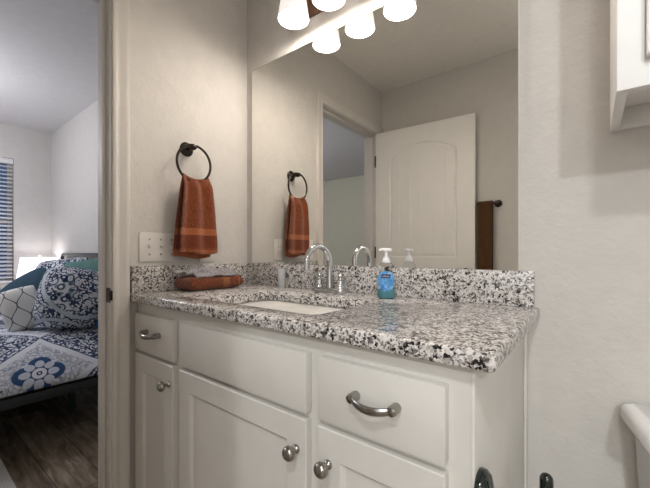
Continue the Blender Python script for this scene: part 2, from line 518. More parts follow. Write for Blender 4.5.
struct('floor_bathroom', MB().box(-0.06, 3.0, -3.5, 0.1, -0.08, 0.0), M['tile'], smooth=False)
struct('floor_bedroom', MB().box(-3.54, -0.06, -4.04, 0.1, -0.08, 0.0), M['floor'], smooth=False)
struct('ceiling_bathroom', MB().box(-0.06, 3.0, -3.5, 0.1, CEIL, CEIL + 0.08), M['ceil'], smooth=False)
struct('ceiling_bedroom', MB().box(-3.54, -0.06, -4.04, 0.1, CEIL, CEIL + 0.08), M['bedceil'], smooth=False)
struct('wall_mirror_side', MB().box(-0.06, 3.0, 0.0, 0.1, 0, CEIL), M['wall'], smooth=False)
struct('wall_opposite', MB().box(0.0, 1.25, YW - 0.1, YW, 0, CEIL), M['wall'], smooth=False)
struct('wall_right', MB().box(2.9, 3.0, -3.4, 0.0, 0, CEIL), M['wall'], smooth=False)
struct('wall_inner', MB().box(1.15, 1.25, -3.4, YW - 0.1, 0, CEIL), M['wall'], smooth=False)
struct('wall_far', MB().box(1.15, 3.0, -3.5, -3.4, 0, CEIL), M['wall'], smooth=False)
# partition with the doorway: two skins, so each room keeps its own paint
for nm, x0, x1, mat, y0, y1 in (('wall_left', -0.06, 0.0, M['wall'], YW - 0.1, 0.0), ('wall_bedroom_partition', XP, -0.06, M['bedwall'], -3.93, 0.0)):
    w = MB()
    w.box(x0, x1, DJ0 + 0.018, y1, 0, CEIL); w.box(x0, x1, y0, DJ1 - 0.018, 0, CEIL)
    w.box(x0, x1, DJ1 - 0.018, DJ0 + 0.018, DH + 0.018, CEIL)
    struct(nm, w, mat, smooth=False)
struct('wall_bedroom_headboard', MB().box(-3.54, -0.06, 0.0, 0.1, 0, CEIL), M['bedwall'], smooth=False)
struct('wall_bedroom_back', MB().box(-3.54, -0.06, -4.03, -3.93, 0, CEIL), M['bedback'], smooth=False)
WY0, WY1, WZ0, WZ1 = -1.50, -0.315, 0.75, 2.06
w = MB()
w.box(-3.54, -3.42, -3.93, WY0, 0, CEIL); w.box(-3.54, -3.42, WY1, 0.0, 0, CEIL)
w.box(-3.54, -3.42, WY0, WY1, 0, WZ0); w.box(-3.54, -3.42, WY0, WY1, WZ1, CEIL)
struct('wall_bedroom_window', w, M['bedwall'], smooth=False)
wn = MB()
for a in ((WY0, WY1, WZ0, WZ0 + 0.04), (WY0, WY1, WZ1 - 0.04, WZ1), (WY0, WY0 + 0.04, WZ0 + 0.04, WZ1 - 0.04), (WY1 - 0.04, WY1, WZ0 + 0.04, WZ1 - 0.04), (WY0 + 0.04, WY1 - 0.04, 1.38, 1.42)):
    wn.box(-3.535, -3.50, *a, bev=0.003)
wn = struct('window_1', wn, M['trim'])
struct('pane', MB().box(-3.52, -3.516, WY0 + 0.04, WY1 - 0.04, WZ0 + 0.04, WZ1 - 0.04), M['pane'], wn, smooth=False)
# door frame: jambs, stops and casings
jm = MB()
jm.box(XP, 0.0, DJ0, DJ0 + 0.018, 0, DH + 0.018); jm.box(XP, 0.0, DJ1 - 0.018, DJ1, 0, DH + 0.018); jm.box(XP, 0.0, DJ1, DJ0, DH, DH + 0.018)
st = 0.011
jm.box(-0.074, -0.040, DJ0 - st, DJ0, 0, DH, bev=0.003); jm.box(-0.074, -0.040, DJ1, DJ1 + st, 0, DH, bev=0.003)
jm.box(-0.074, -0.040, DJ1 + st, DJ0 - st, DH - st, DH, bev=0.003)
jamb = struct('trim_1', jm, M['trim'])


def casing_run(mb, xw, sgn, path, tw=0.057):
    """a moulded casing profile swept along an L/U path; path gives inner edge corners, outward directions"""
    prof = [(0.0, 0.0), (0.0, 0.010), (0.006, 0.014), (0.014, 0.0145), (0.020, 0.011), (0.026, 0.0115), (0.040, 0.017), (0.049, 0.019), (0.055, 0.018), (0.057, 0.014), (0.057, 0.0)]
    rings = []
    for (y, z, dy, dz) in path:
        rings.append([mb.bm.verts.new((xw + sgn * h, y + dy * t, z + dz * t)) for t, h in prof])
    mb._ring_faces(rings, True, True)


for nm, xw, sg in (('trim_2', 0.0, 1), ('trim_3', XP, -1)):
    cs = MB()
    r0 = 0.004
    casing_run(cs, xw, sg, [(DJ0 + r0, 0.0, 1, 0), (DJ0 + r0, DH + r0, 1, 1), (DJ1 - r0, DH + r0, -1, 1), (DJ1 - r0, 0.0, -1, 0)])
    struct(nm, cs, M['trim'], angle=50)
sp = MB().box(-0.034, -0.001, DJ0 - 0.0018, DJ0, 0.884, 0.938)
sp.tube([(-0.004, DJ0 - 0.001, 0.911), (0.004, DJ0 + 0.000, 0.911), (0.010, DJ0 + 0.0035, 0.911)], 0.013, n=10, squash=(0.15, 1.5))
o = sp.build('strike_plate', M['bronze'], jamb); o['label'] = 'dark bronze strike plate'

# the door leaf, swung into the bathroom against the opposite wall
DW, DT = 0.748, 0.035
hinge = Vector((0.006, -1.352, 0.0)); ang = math.radians(-3.6)
DM = Matrix.Translation(hinge) @ Matrix.Rotation(ang, 4, 'Z')


def door_height(x, z):
    def sd_arch(x, z, x0, x1, z0, zs, rise):
        cx = (x0 + x1) / 2; hw = (x1 - x0) / 2
        R = (hw * hw + rise * rise) / (2 * rise)
        zt = zs + rise - R + math.sqrt(max(R * R - (x - cx) ** 2, 0)) if abs(x - cx) < hw else zs
        return min(x - x0, x1 - x, z - z0, zt - z)
    best = -1
    for a in ((0.118, 0.628, 1.035, 1.815, 0.085), (0.118, 0.628, 0.22, 0.86, 0.0001)):
        d = sd_arch(x, z, *a)
        if d > best: best = d
    d = best
    if d <= 0: return 0.0
    if d < 0.010: return -0.009 * math.sin(d / 0.010 * PI / 2)
    if d < 0.020: return -0.009 + 0.006 * (d - 0.010) / 0.010
    if d < 0.030: return -0.003
    g = ((x - 0.118) / 0.085) % 1.0
    gd = min(g, 1 - g) * 0.085
    return -0.003 - (0.0035 * (1 - gd / 0.004) if gd < 0.004 else 0)


dl = MB()
xs = [DW * i / 220 for i in range(221)]
zs = [0.012 + (2.030 - 0.012) * i / 330 for i in range(331)]
front = [[DM @ Vector((x, 0.035 + door_height(x, z), z)) for z in zs] for x in xs]
dl.grid(front)
bk = [[DM @ Vector((x, 0.0, z)) for z in (zs[0], zs[-1])] for x in (0, DW)]
dl.grid(bk)
for a, b2 in (((0, 0), (DW, 0)),):
    pass
for z in (zs[0], zs[-1]): dl.grid([[DM @ Vector((x, y, z)) for y in (0, 0.035)] for x in (0, DW)])
for x in (0, DW): dl.grid([[DM @ Vector((x, y, z)) for y in (0, 0.035)] for z in (zs[0], zs[-1])])
door = dl.build('door_1', M['door'], None, angle=60); door['kind'] = 'structure'
for zh in (0.25, 1.072, 1.805):
    h = MB(); h.lathe([(0.006, -0.045), (0.006, 0.045)], DM @ Vector((-0.004, 0.040, zh)), n=10)
    h.box(-0.001, 0.0005, 0.004, 0.036, zh - 0.044, zh + 0.044, M=DM)
    h.build('hinge', M['bronze'], door)
kb = MB()
kb.lathe([(0.0, 0.0), (0.032, 0.0), (0.030, 0.008), (0.012, 0.012), (0.011, 0.030), (0.024, 0.036), (0.028, 0.048), (0.022, 0.060), (0.0, 0.062)], DM @ Vector((DW - 0.06, 0.035, 0.93)), axis='-y', M=Matrix.Rotation(PI, 4, 'Z'))
kb.build('door_knob', M['bronze'], door)

# ------------------------------------------------------------------ vanity
FY = -0.535; FF = -0.555
van = empty('vanity_cabinet', (0.62, FY / 2, 0), 'cream painted bathroom vanity cabinet with drawers and shaker doors under the granite counter', 'cabinet')
cb = MB()
cb.box(0.004, 1.234, -0.46, -0.003, 0.0, 0.10)
cb.box(0.004, 1.232, FY + 0.02, -0.003, 0.10, 0.8805)
cb.build('carcass', M['cab'], van)
ff = MB()
for a in ((0.004, 0.040), (0.292, 0.362), (0.866, 0.938), (1.180, 1.232)): ff.box(a[0], a[1], FY, FY + 0.02, 0.10, 0.8805)
for z0, z1 in ((0.10, 0.14), (0.680, 0.722), (0.832, 0.8805)):
    for a, b2 in ((0.040, 0.292), (0.362, 0.866), (0.938, 1.180)): ff.box(a, b2, FY, FY + 0.02, z0, z1)
ff.build('face_frame', M['cab'], van, smooth=False)
box_part('side_panel', M['cab'], van, 1.232, 1.238, FY, -0.003, 0.0, 0.8805, bev=0.001)
box_part('scribe_moulding', M['cab'], van, 1.238, 1.245, -0.026, -0.003, 0.0, 0.8805, bev=0.002)


def slab_front(x0, x1, z0, z1):
    return MB().box(x0, x1, FF, FY - 0.0005, z0, z1, bev=0.0018, seg=2)


def shaker(x0, x1, z0, z1, fr=0.060):
    mb = MB(); bm = mb.bm
    def loop(dx, y): return [bm.verts.new(p) for p in ((x0 + dx, y, z0 + dx), (x1 - dx, y, z0 + dx), (x1 - dx, y, z1 - dx), (x0 + dx, y, z1 - dx))]
    rings = [loop(0, FY - 0.0005), loop(0, FF + 0.0025), loop(0.0025, FF), loop(fr, FF), loop(fr + 0.003, FF + 0.0015), loop(fr + 0.010, FF + 0.009), loop(fr + 0.014, FF + 0.009)]
    mb._ring_faces(rings, True, True)
    return mb


def knob(parent, x, z):
    k = MB()
    k.lathe([(0.0, 0.0), (0.0095, 0.0), (0.0105, 0.002), (0.0095, 0.005), (0.006, 0.008), (0.0055, 0.014), (0.0075, 0.0165), (0.0125, 0.0185), (0.0158, 0.022), (0.0168, 0.0262), (0.0158, 0.0305), (0.0128, 0.0345), (0.0075, 0.0375), (0.0, 0.0388)], (x, FF, z), axis='-y', n=26)
    o = k.build('knob', M['nickel'], parent); o['label'] = 'brushed nickel knob'


def pull(parent, x, z, w=0.096):
    k = MB()
    for s in (-1, 1):
        k.lathe([(0.0, 0.0), (0.0095, 0.0), (0.0100, 0.004), (0.0095, 0.012), (0.0100, 0.019), (0.0085, 0.0245), (0.004, 0.027), (0.0, 0.0275)], (x + s * w / 2, FF, z), axis='-y', n=20)
    pts, rd = [], []
    for i in range(21):
        t = i / 20 * 2 - 1
        pts.append((x + t * w / 2, FF - 0.018 - 0.017 * (1 - t * t), z - 0.001 - 0.004 * (1 - t * t))); rd.append(0.0058 + 0.0016 * (1 - t * t))
    k.tube(pts, rd, n=14, squash=(0.65, 1.1))
    o = k.build('pull_handle', M['nickel'], parent); o['label'] = 'brushed nickel bow handle'


d1 = slab_front(0.027, 0.304, 0.707, 0.842).build('drawer', M['cab'], van); pull(d1, 0.172, 0.782, 0.090)
d2 = slab_front(0.344, 0.887, 0.707, 0.842).build('false_drawer_front', M['cab'], van)
d3 = slab_front(0.919, 1.196, 0.707, 0.842).build('drawer', M['cab'], van); pull(d3, 1.064, 0.783, 0.088)
e1 = shaker(0.027, 0.304, 0.12, 0.692).build('cabinet_door', M['cab'], van, angle=20); knob(e1, 0.281, 0.630)
e2 = shaker(0.344, 0.887, 0.12, 0.692).build('cabinet_door', M['cab'], van, angle=20); knob(e2, 0.858, 0.620)
e3 = shaker(0.919, 1.196, 0.12, 0.692).build('cabinet_door', M['cab'], van, angle=20); knob(e3, 0.950, 0.619)

# countertop with the undermount cut-out
ct = empty('countertop', (0.635, -0.28, ZC - 0.0325), 'speckled black, white and grey granite countertop with splashes on the vanity cabinet', 'countertop')
SX0, SX1, SY0, SY1, SR = 0.375, 0.855, -0.485, -0.195, 0.036


def rrect(x0, x1, y0, y1, r, n=8):
    out = []
    for cx, cy, a0 in ((x1 - r, y1 - r, 0), (x0 + r, y1 - r, 90), (x0 + r, y0 + r, 180), (x1 - r, y0 + r, 270)):
        for k in range(n + 1):
            a = math.radians(a0 + 90 * k / n); out.append((cx + r * math.cos(a), cy + r * math.sin(a)))
    return out


def outer_pts(hole):
    """for each hole vertex the matching point on the slab's rounded outline"""
    x0, x1, y0, y1 = 0.0005, 1.274, -0.565, -0.0005
    out = []
    n = 9
    for i, (hx, hy) in enumerate(hole):
        q, k = divmod(i, n); f = k / (n - 1)
        cx, cy, rr = ((x1, y1, 0.002), (x0, y1, 0.0005), (x0, y0, 0.004), (x1, y0, 0.012))[q]
        sx = -1 if cx == x1 else 1; sy = -1 if cy == y1 else 1
        a = math.radians((0, 90, 180, 270)[q] + 90 * f)
        out.append((cx + sx * rr + rr * math.cos(a), cy + sy * rr + rr * math.sin(a)))
    return out


hole = rrect(SX0, SX1, SY0, SY1, SR)
outl = outer_pts(hole)
sl = MB(); bm = sl.bm
zt, zb, rb = ZC, ZC - 0.0325, 0.007


def inset(pts, d):
    c = []
    for x, y in pts:
        nx = x + (d if x < 0.3 and x < 0.03 else (-d if x > 1.2 else 0)); ny = y + (d if y < -0.5 else (-d if y > -0.03 else 0))
        c.append((nx, ny))
    return c


rings = []
for pts, z in ((hole, zb), (hole, zt - 0.002), ([(x + (-.002 if x < .6 else .002), y + (-.002 if y < -.34 else .002)) for x, y in hole], zt),
               (inset(outl, rb), zt), (inset(outl, rb * 0.45), zt - rb * 0.13), (inset(outl, rb * 0.13), zt - rb * 0.45), (outl, zt - rb),
               (outl, zb + rb), (inset(outl, rb * 0.13), zb + rb * 0.45), (inset(outl, rb * 0.45), zb + rb * 0.13), (inset(outl, rb), zb)):
    rings.append([bm.verts.new((x, y, z)) for x, y in pts])
rings.append(rings[0])
sl._ring_faces(rings, True, False)
sl.build('slab', M['granite'], ct, angle=50)
box_part('backsplash', M['granite'], ct, 0.0205, 1.262, -0.0205, -0.0005, ZC, ZC + 0.1015, bev=0.0015)
box_part('side_splash', M['granite'], ct, 0.0005, 0.0200, -0.562, -0.0005, ZC, ZC + 0.1015, bev=0.0015)

# sink bowl
sk = empty('undermount_sink', (0.615, -0.34, 0.765), 'white porcelain undermount sink set into the granite countertop', 'sink')
b = MB(); rings = []
for dx, z, r in ((-0.020, zb - 0.001, 0.07), (0.004, zb - 0.001, 0.055), (0.006, zb - 0.02, 0.055), (0.012, 0.83, 0.06), (0.030, 0.785, 0.07), (0.070, 0.768, 0.06), (0.20 if False else 0.115, 0.764, 0.025)):
    rings.append([b.bm.verts.new((x, y, z)) for x, y in rrect(SX0 + dx, SX1 - dx, SY0 + dx, SY1 - dx, r)])
b._ring_faces(rings, True, False); b.bm.faces.new(rings[-1])
bo = b.build('basin', M['porc'], sk, angle=60)
MB().lathe([(0.0, 0.0), (0.022, 0.0), (0.022, 0.003), (0.017, 0.004), (0.0, 0.002)], (0.615, -0.335, 0.7645)).build('drain', M['chrome'], sk)

# faucet
fx, fy = 0.600, -0.092
fa = empty('faucet', (fx, fy, ZC), 'polished chrome two handle bathroom faucet with high arc spout behind the sink', 'faucet')
p = MB(); p.prism(rrect(fx - 0.078, fx + 0.078, fy - 0.027, fy + 0.027, 0.024), ZC, ZC + 0.022, bev=0.006)
p.build('base_plate', M['chrome'], fa)
pts, rd = [(fx, fy, ZC + 0.012), (fx, fy, ZC + 0.03), (fx, fy, ZC + 0.05), (fx, fy, ZC + 0.08), (fx, fy, ZC + 0.112)], [0.0165, 0.014, 0.0125, 0.0115, 0.011]
for i in range(1, 17):
    a = PI * i / 16 * 1.04; R = 0.065
    pts.append((fx - 0.004 * i / 16, fy - R + R * math.cos(a), ZC + 0.112 + 0.066 * math.sin(a))); rd.append(0.011 - 0.0012 * i / 16)
pts.append((fx - 0.004, fy - 2 * 0.065 + 0.001, ZC + 0.092)); rd.append(0.0105)
MB().tube(pts, rd, n=18).build('spout', M['chrome'], fa)
for s in (-1, 1):
    hx = fx + s * 0.051
    hd = MB().lathe([(0.0225, 0.018), (0.0220, 0.024), (0.018, 0.030), (0.0155, 0.036), (0.0165, 0.044), (0.0150, 0.050), (0.008, 0.054), (0.0065, 0.060), (0.010, 0.064), (0.0105, 0.070), (0.006, 0.074), (0.0, 0.075)], (hx, fy, ZC)).build('handle', M['chrome'], fa)
    lv = MB().tube([(hx - s * 0.006, fy + 0.002, ZC + 0.0665), (hx + s * 0.012, fy - 0.002, ZC + 0.068), (hx + s * 0.045, fy - 0.008, ZC + 0.070), (hx + s * 0.052, fy - 0.009, ZC + 0.070)], [0.0035, 0.0045, 0.0055, 0.003], n=10)
    lv.build('lever', M['chrome'], hd)
MB().lathe([(0.0035, 0.01), (0.0035, 0.055), (0.006, 0.060), (0.006, 0.068), (0.0, 0.070)], (fx, fy + 0.021, ZC), n=12).build('drain_rod', M['chrome'], fa)

# soap dispenser
sx, sy = 0.843, -0.096
so = empty('soap_dispenser', (sx, sy, ZC), 'clear plastic soap bottle with white pump and blue label on the granite counter', 'soap dispenser')


def oval_loft(mb, sections, cx, cy, rot=0.0, n=32):
    rings = []
    for a, b_, z in sections:
        rings.append([mb.bm.verts.new((cx + a * math.cos(2 * PI * k / n) * math.cos(rot) - b_ * math.sin(2 * PI * k / n) * math.sin(rot),
                                       cy + a * math.cos(2 * PI * k / n) * math.sin(rot) + b_ * math.sin(2 * PI * k / n) * math.cos(rot), z)) for k in range(n)])
    mb._ring_faces(rings, True, True)
    return mb


srot = 0.45
oval_loft(MB(), [(0.026, 0.016, ZC), (0.029, 0.019, ZC + 0.006), (0.031, 0.020, ZC + 0.03), (0.034, 0.021, ZC + 0.07), (0.033, 0.021, ZC + 0.09), (0.028, 0.019, ZC + 0.108), (0.017, 0.015, ZC + 0.120), (0.013, 0.013, ZC + 0.124)], sx, sy, srot).build('bottle', M['bottle'], so)
oval_loft(MB(), [(0.0245, 0.0148, ZC + 0.002), (0.0275, 0.0177, ZC + 0.007), (0.0290, 0.0185, ZC + 0.030)], sx, sy, srot).build('liquid_soap', M['soap'], so)
lab, nt, bs = newmat('blue_label'); tc = N(nt, 'ShaderNodeTexCoord')
no = N(nt, 'ShaderNodeTexNoise', i_Scale=70.0, i_Detail=3.0, i_Distortion=1.0); L(nt, tc.outputs['Object'], no.inputs['Vector'])
L(nt, ramp(nt, no.outputs['Fac'], [(0.35, (0.05, 0.22, 0.55)), (0.55, (0.16, 0.42, 0.78)), (0.7, (0.45, 0.68, 0.92))]), bs.inputs['Base Color']); bs.inputs['Roughness'].default_value = 0.35
# the label wraps the front half of the bottle
lb = MB(); P = []
for i in range(25):
    row = []
    for j in range(13):
        u = i / 24 * 2 - 1; v = j / 12 * 2 - 1
        # disc mapping -> oval outline
        du, dv = u * math.sqrt(1 - v * v / 2), v * math.sqrt(1 - u * u / 2)
        z = ZC + 0.059 + 0.034 * dv
        a = (0.0295 + (z - ZC) * 0.065) + 0.0012; b_ = a * 0.63
        th = -PI / 2 + du * 0.92
        x_, y_ = a * math.cos(th), b_ * math.sin(th)
        row.append((sx + x_ * math.cos(srot) - y_ * math.sin(srot), sy + x_ * math.sin(srot) + y_ * math.cos(srot), z))
    P.append(row)
lo = lb.grid(P).build('label', lab, so, recalc=True)
nv = plain('navy_logo_panel', (0.008, 0.014, 0.07), 0.4)
fr = Vector((math.sin(srot), -math.cos(srot), 0)); rt = Vector((math.cos(srot), math.sin(srot), 0)); ctr = Vector((sx, sy, ZC + 0.076)) + fr * 0.0242
Ml = Matrix((( rt.x, 0, fr.x, ctr.x), (rt.y, 0, fr.y, ctr.y), (0, 1, 0, ctr.z), (0, 0, 0, 1)))
q = MB().prism(rrect(-0.0150, 0.0150, -0.0062, 0.0062, 0.002, 4), -0.003, 0.0)
bmesh.ops.transform(q.bm, matrix=Ml, verts=q.bm.verts)
lg = q.build('logo_panel', nv, lo, smooth=False)
fc = bpy.data.curves.new('logo_lettering', 'FONT'); fc.body = 'softsoap'; fc.size = 0.0072; fc.align_x = 'CENTER'; fc.align_y = 'CENTER'; fc.extrude = 0.0001
tmp = bpy.data.objects.new('tmp_text', fc); COL.objects.link(tmp); bpy.context.view_layer.update()
me = bpy.data.meshes.new_from_object(tmp.evaluated_get(bpy.context.evaluated_depsgraph_get())); bpy.data.objects.remove(tmp)
me.transform(Matrix.Translation(-world_loc(lo)) @ Ml @ Matrix.Translation((0, 0, 0.0002))); me.materials.append(M['pump'])
lt = bpy.data.objects.new('logo_lettering', me); COL.objects.link(lt); lt.parent = lo
pm = MB()
pm.lathe([(0.0140, 0.120), (0.0145, 0.122), (0.0135, 0.130), (0.0095, 0.137), (0.006, 0.141), (0.0045, 0.146), (0.0045, 0.156), (0.0085, 0.158), (0.0105, 0.163), (0.0085, 0.167), (0.0, 0.1675)], (sx, sy, ZC), n=20)
pm.tube([(sx + 0.018, sy + 0.004, ZC + 0.1635), (sx, sy, ZC + 0.1645), (sx - 0.012, sy - 0.006, ZC + 0.1645), (sx - 0.021, sy - 0.011, ZC + 0.1625)], [0.0045, 0.0055, 0.0048, 0.0036], n=10)
pm.build('pump', M['pump'], so)

# little glass tumbler at the back of the counter
tb = MB()
tb.lathe([(0.0, 0.0), (0.0135, 0.0), (0.0150, 0.004), (0.0190, 0.072), (0.0200, 0.082), (0.0175, 0.082), (0.0128, 0.014), (0.0, 0.012)], (0.307, -0.058, ZC), n=28, cap=False)
tag(tb.build('glass_tumbler', M['glass'], None, loc=(0.307, -0.058, ZC)), 'small clear glass tumbler standing by the backsplash left of the faucet', 'glass')

# folded towel, cloth on it
def folded(name, loc, lx, ly, h, layers, mat, label, cat, yaw, wob=0.004, seed=0):
    """a cloth folded in `layers` plies: each ply a rounded cushion-like sheet, edges rounded at the fold"""
    mb = MB(); zc = 0.0; ph = h / layers
    for k in range(layers):
        nx, ny = 22, 36; top, bot = [], []
        sx_, sy_ = lx * (1 - 0.015 * k), ly * (1 - 0.02 * k)
        for i in range(nx + 1):
            rt_, rb_ = [], []
            for j in range(ny + 1):
                a = math.sin((i / nx * 2 - 1) * PI / 2); b_ = math.sin((j / ny * 2 - 1) * PI / 2)
                prof = (max(0, 1 - abs(a) ** 6) ** 0.5) * (max(0, 1 - abs(b_) ** 12) ** 0.5)
                n_ = noise.noise(Vector((a * 1.6 + seed, b_ * 2.4 + k * 3.1, 0.3))) * wob
                X, Y = a * sx_ / 2, b_ * sy_ / 2
                mid = zc + ph / 2 + n_ * (0.4 + k / layers) * (1 if k else 0)
                rt_.append((X, Y, mid + prof * ph * (0.98 if k < layers - 1 else 0.53) + (n_ if prof > .5 else 0) * 0.6)); rb_.append((X, Y, max(0.0003, mid - prof * ph * (0.98 if k else 0.5))))
            top.append(rt_); bot.append(rb_)
        mb.grid(top); mb.grid(bot); zc += ph
    R = Matrix.Translation(loc) @ Matrix.Rotation(yaw, 4, 'Z')
    bmesh.ops.transform(mb.bm, matrix=R, verts=mb.bm.verts)
    bmesh.ops.remove_doubles(mb.bm, verts=mb.bm.verts, dist=1e-4)
    return mb


FT = folded('folded_towel', (0.100, -0.280, ZC), 0.132, 0.258, 0.057, 1, None, '', '', 0.03)
tag(FT.build('folded_towel', M['towel_fold'], None), 'dark rust folded towel with lighter bands lying on the granite counter', 'towel')
gc = MB(); P = []
for i in range(31):
    row = []
    for j in range(41):
        u = i / 30 * 2 - 1; v = j / 40 * 2 - 1
        n_ = noise.noise(Vector((u * 1.7, v * 2.2, 5.0))); n2 = noise.noise(Vector((u * 4 + 2, v * 4.5, 1.0)))
        x = 0.102 + u * (0.054 + 0.006 * n_); y = -0.300 + v * (0.098 + 0.008 * n2) + 0.02 * u
        z = ZC + 0.0615 + 0.018 * (0.5 + n_) * (1 - v * v * 0.6) + 0.007 * n2 + 0.010 * math.exp(-((u - 0.2 - 0.3 * v) / 0.25) ** 2)
        row.append((x, y, max(z, ZC + 0.0605) - 1.5 * max(0, x - 0.146)))
    P.append(row)
gc.grid(P)
go = gc.build('crumpled_cloth', M['greycloth'], None)
md = go.modifiers.new('s', 'SOLIDIFY'); md.thickness = 0.006; md.offset = 1
tag(go, 'crumpled grey washcloth on top of the folded rust towel', 'washcloth')

# ------------------------------------------------------------------ wall things on the left wall
tr = empty('towel_ring', (0.0, -0.333, 1.516), 'dark bronze towel ring on the wall beside the mirror, holding the rust towel', 'towel ring')
MB().lathe([(0.0, 0.0), (0.030, 0.0), (0.031, 0.004), (0.026, 0.010), (0.014, 0.014), (0.0, 0.015)], (0.0005, -0.333, 1.516), axis='x').build('rosette', M['bronze'], tr)
ps = MB().lathe([(0.010, 0.008), (0.009, 0.03), (0.0095, 0.045), (0.013, 0.052), (0.013, 0.064), (0.009, 0.070), (0.0, 0.072)], (0.0005, -0.333, 1.516), axis='x', n=18)
ps.build('post', M['bronze'], tr)
MB().torus((0.060, -0.330, 1.446), 0.0775, 0.0052, 'x').build('ring', M['bronze'], tr)


def hanging_towel(name, mat, x0, yc, ztop, wtop, wbot, zf, zb_, gap, amp, folds, arc=0.0, seed=0, thick=0.007, shift=0.0):
    """towel hung over a bar/ring: front sheet, over the top, back sheet"""
    mb = MB(); P = []
    nS, nT = 60, 44
    lf, lb_ = ztop - zf, ztop - zb_
    for i in range(nS + 1):
        s = i / nS; row = []
        for j in range(nT + 1):
            t = j / nT * 2 - 1
            if s < 0.5:
                d = (0.5 - s) / 0.5; side = 1; ln = lf
            else:
                d = (s - 0.5) / 0.5; side = -1; ln = lb_
            d = d ** 1.3
            k = min(1, d * 3.0)
            w = wtop + (wbot - wtop) * min(1, d * 1.25) ** 0.7
            y = yc + shift * d + t * w / 2 + (-0.012 * d if side < 0 else 0)
            z = ztop - ln * d + arc * t * t * (1 - k) - (0.006 * math.sin(3 * t + seed) * d)
            xo = side * gap * (0.45 + 0.55 * math.sin(k * PI / 2)) if d > 0.0 else 0.0
            fold = amp * math.cos(t * folds * PI / 2 + seed + side * 0.3) * (1 - 0.55 * d) * min(1, d * 8)
            row.append((x0 + xo * min(1, d * 9) + fold + 0.003 * noise.noise(Vector((t * 2, d * 4, seed + side))), y, z))
        P.append(row)
    mb.grid(P)
    o = mb.build(name, mat, None)
    md = o.modifiers.new('thick', 'SOLIDIFY'); md.thickness = thick; md.offset = 0
    sd = o.modifiers.new('sub', 'SUBSURF'); sd.levels = 1; sd.render_levels = 1
    return o


o = hanging_towel('hand_towel', M['towel_ring'], 0.060, -0.322, 1.381, 0.118, 0.172, 1.064, 1.046, 0.018, 0.010, 4.2, arc=0.016, seed=0.6, shift=0.004)
tag(o, 'rust brown hand towel with banded hem hanging from the bronze ring', 'towel')

# three gang switch plate
swp = empty('switch_plate', (0.0, -0.447, 1.0905), 'white three gang wall switch plate left of the hanging rust towel', 'switch')
MB().box(0.0003, 0.0055, -0.530, -0.365, 1.032, 1.149, bev=0.0022).build('plate', M['plate'], swp)
for yy in (-0.492, -0.4465):
    tg = MB(); tg.box(0.005, 0.0065, yy - 0.006, yy + 0.006, 1.078, 1.103)
    tg.box(0.0, 0.014, -0.004, 0.004, -0.0045, 0.0045, bev=0.0015, M=Matrix.Translation((0.0055, yy, 1.091)) @ Matrix.Rotation(math.radians(-28), 4, 'Y'))
    tg.build('toggle', M['plate'], swp)
tg = MB(); tg.box(0.005, 0.0065, -0.407, -0.395, 1.078, 1.103)
tg.box(0.0, 0.014, -0.004, 0.004, -0.0045, 0.0045, bev=0.0015, M=Matrix.Translation((0.0055, -0.401, 1.091)) @ Matrix.Rotation(math.radians(28), 4, 'Y'))
tg.build('toggle', M['plate'], swp)
for yy in (-0.492, -0.4465, -0.401):
    for zz in (1.061, 1.121):
        MB().lathe([(0.0032, 0.0), (0.0032, 0.0012), (0.0, 0.0016)], (0.0052, yy, zz), axis='x', n=10).build('screw', M['nickel'], swp)
# outlet behind the towel
otp = empty('outlet_plate', (0.0, -0.234, 1.085), 'white wall outlet plate partly hidden behind the hanging rust towel', 'outlet')
MB().box(0.0003, 0.0055, -0.272, -0.196, 1.027, 1.144, bev=0.0022).build('plate', M['plate'], otp)
oc = MB().box(0.005, 0.0075, -0.251, -0.217, 1.052, 1.119, bev=0.001).build('receptacle', M['plate'], otp)
for zz in (1.070, 1.101):
    for yy in (-0.240, -0.228): box_part('slot', M['slot'], oc, 0.0072, 0.0078, yy - 0.001, yy + 0.001, zz - 0.004, zz + 0.004)

# ------------------------------------------------------------------ mirror and the light above it
mr = empty('wall_mirror', (0.633, 0, ZC + 0.1035), 'large frameless wall mirror above the granite backsplash', 'mirror')
MB().box(0.043, 1.223, -0.0058, -0.0005, ZC + 0.1018, ZC + 1.065).build('backing', M['slot'], mr, smooth=False)
MB().box(0.0445, 1.2215, -0.0062, -0.0058, ZC + 0.1020, ZC + 1.0635).build('mirror_glass', M['mirror'], mr, smooth=False)
be = MB().box(1.2216, 1.2236, -0.0066, -0.0005, ZC + 0.1025, ZC + 1.065).build('bevelled_edge', M['trim'], mr, smooth=False); be['label'] = 'pale bevelled edge'

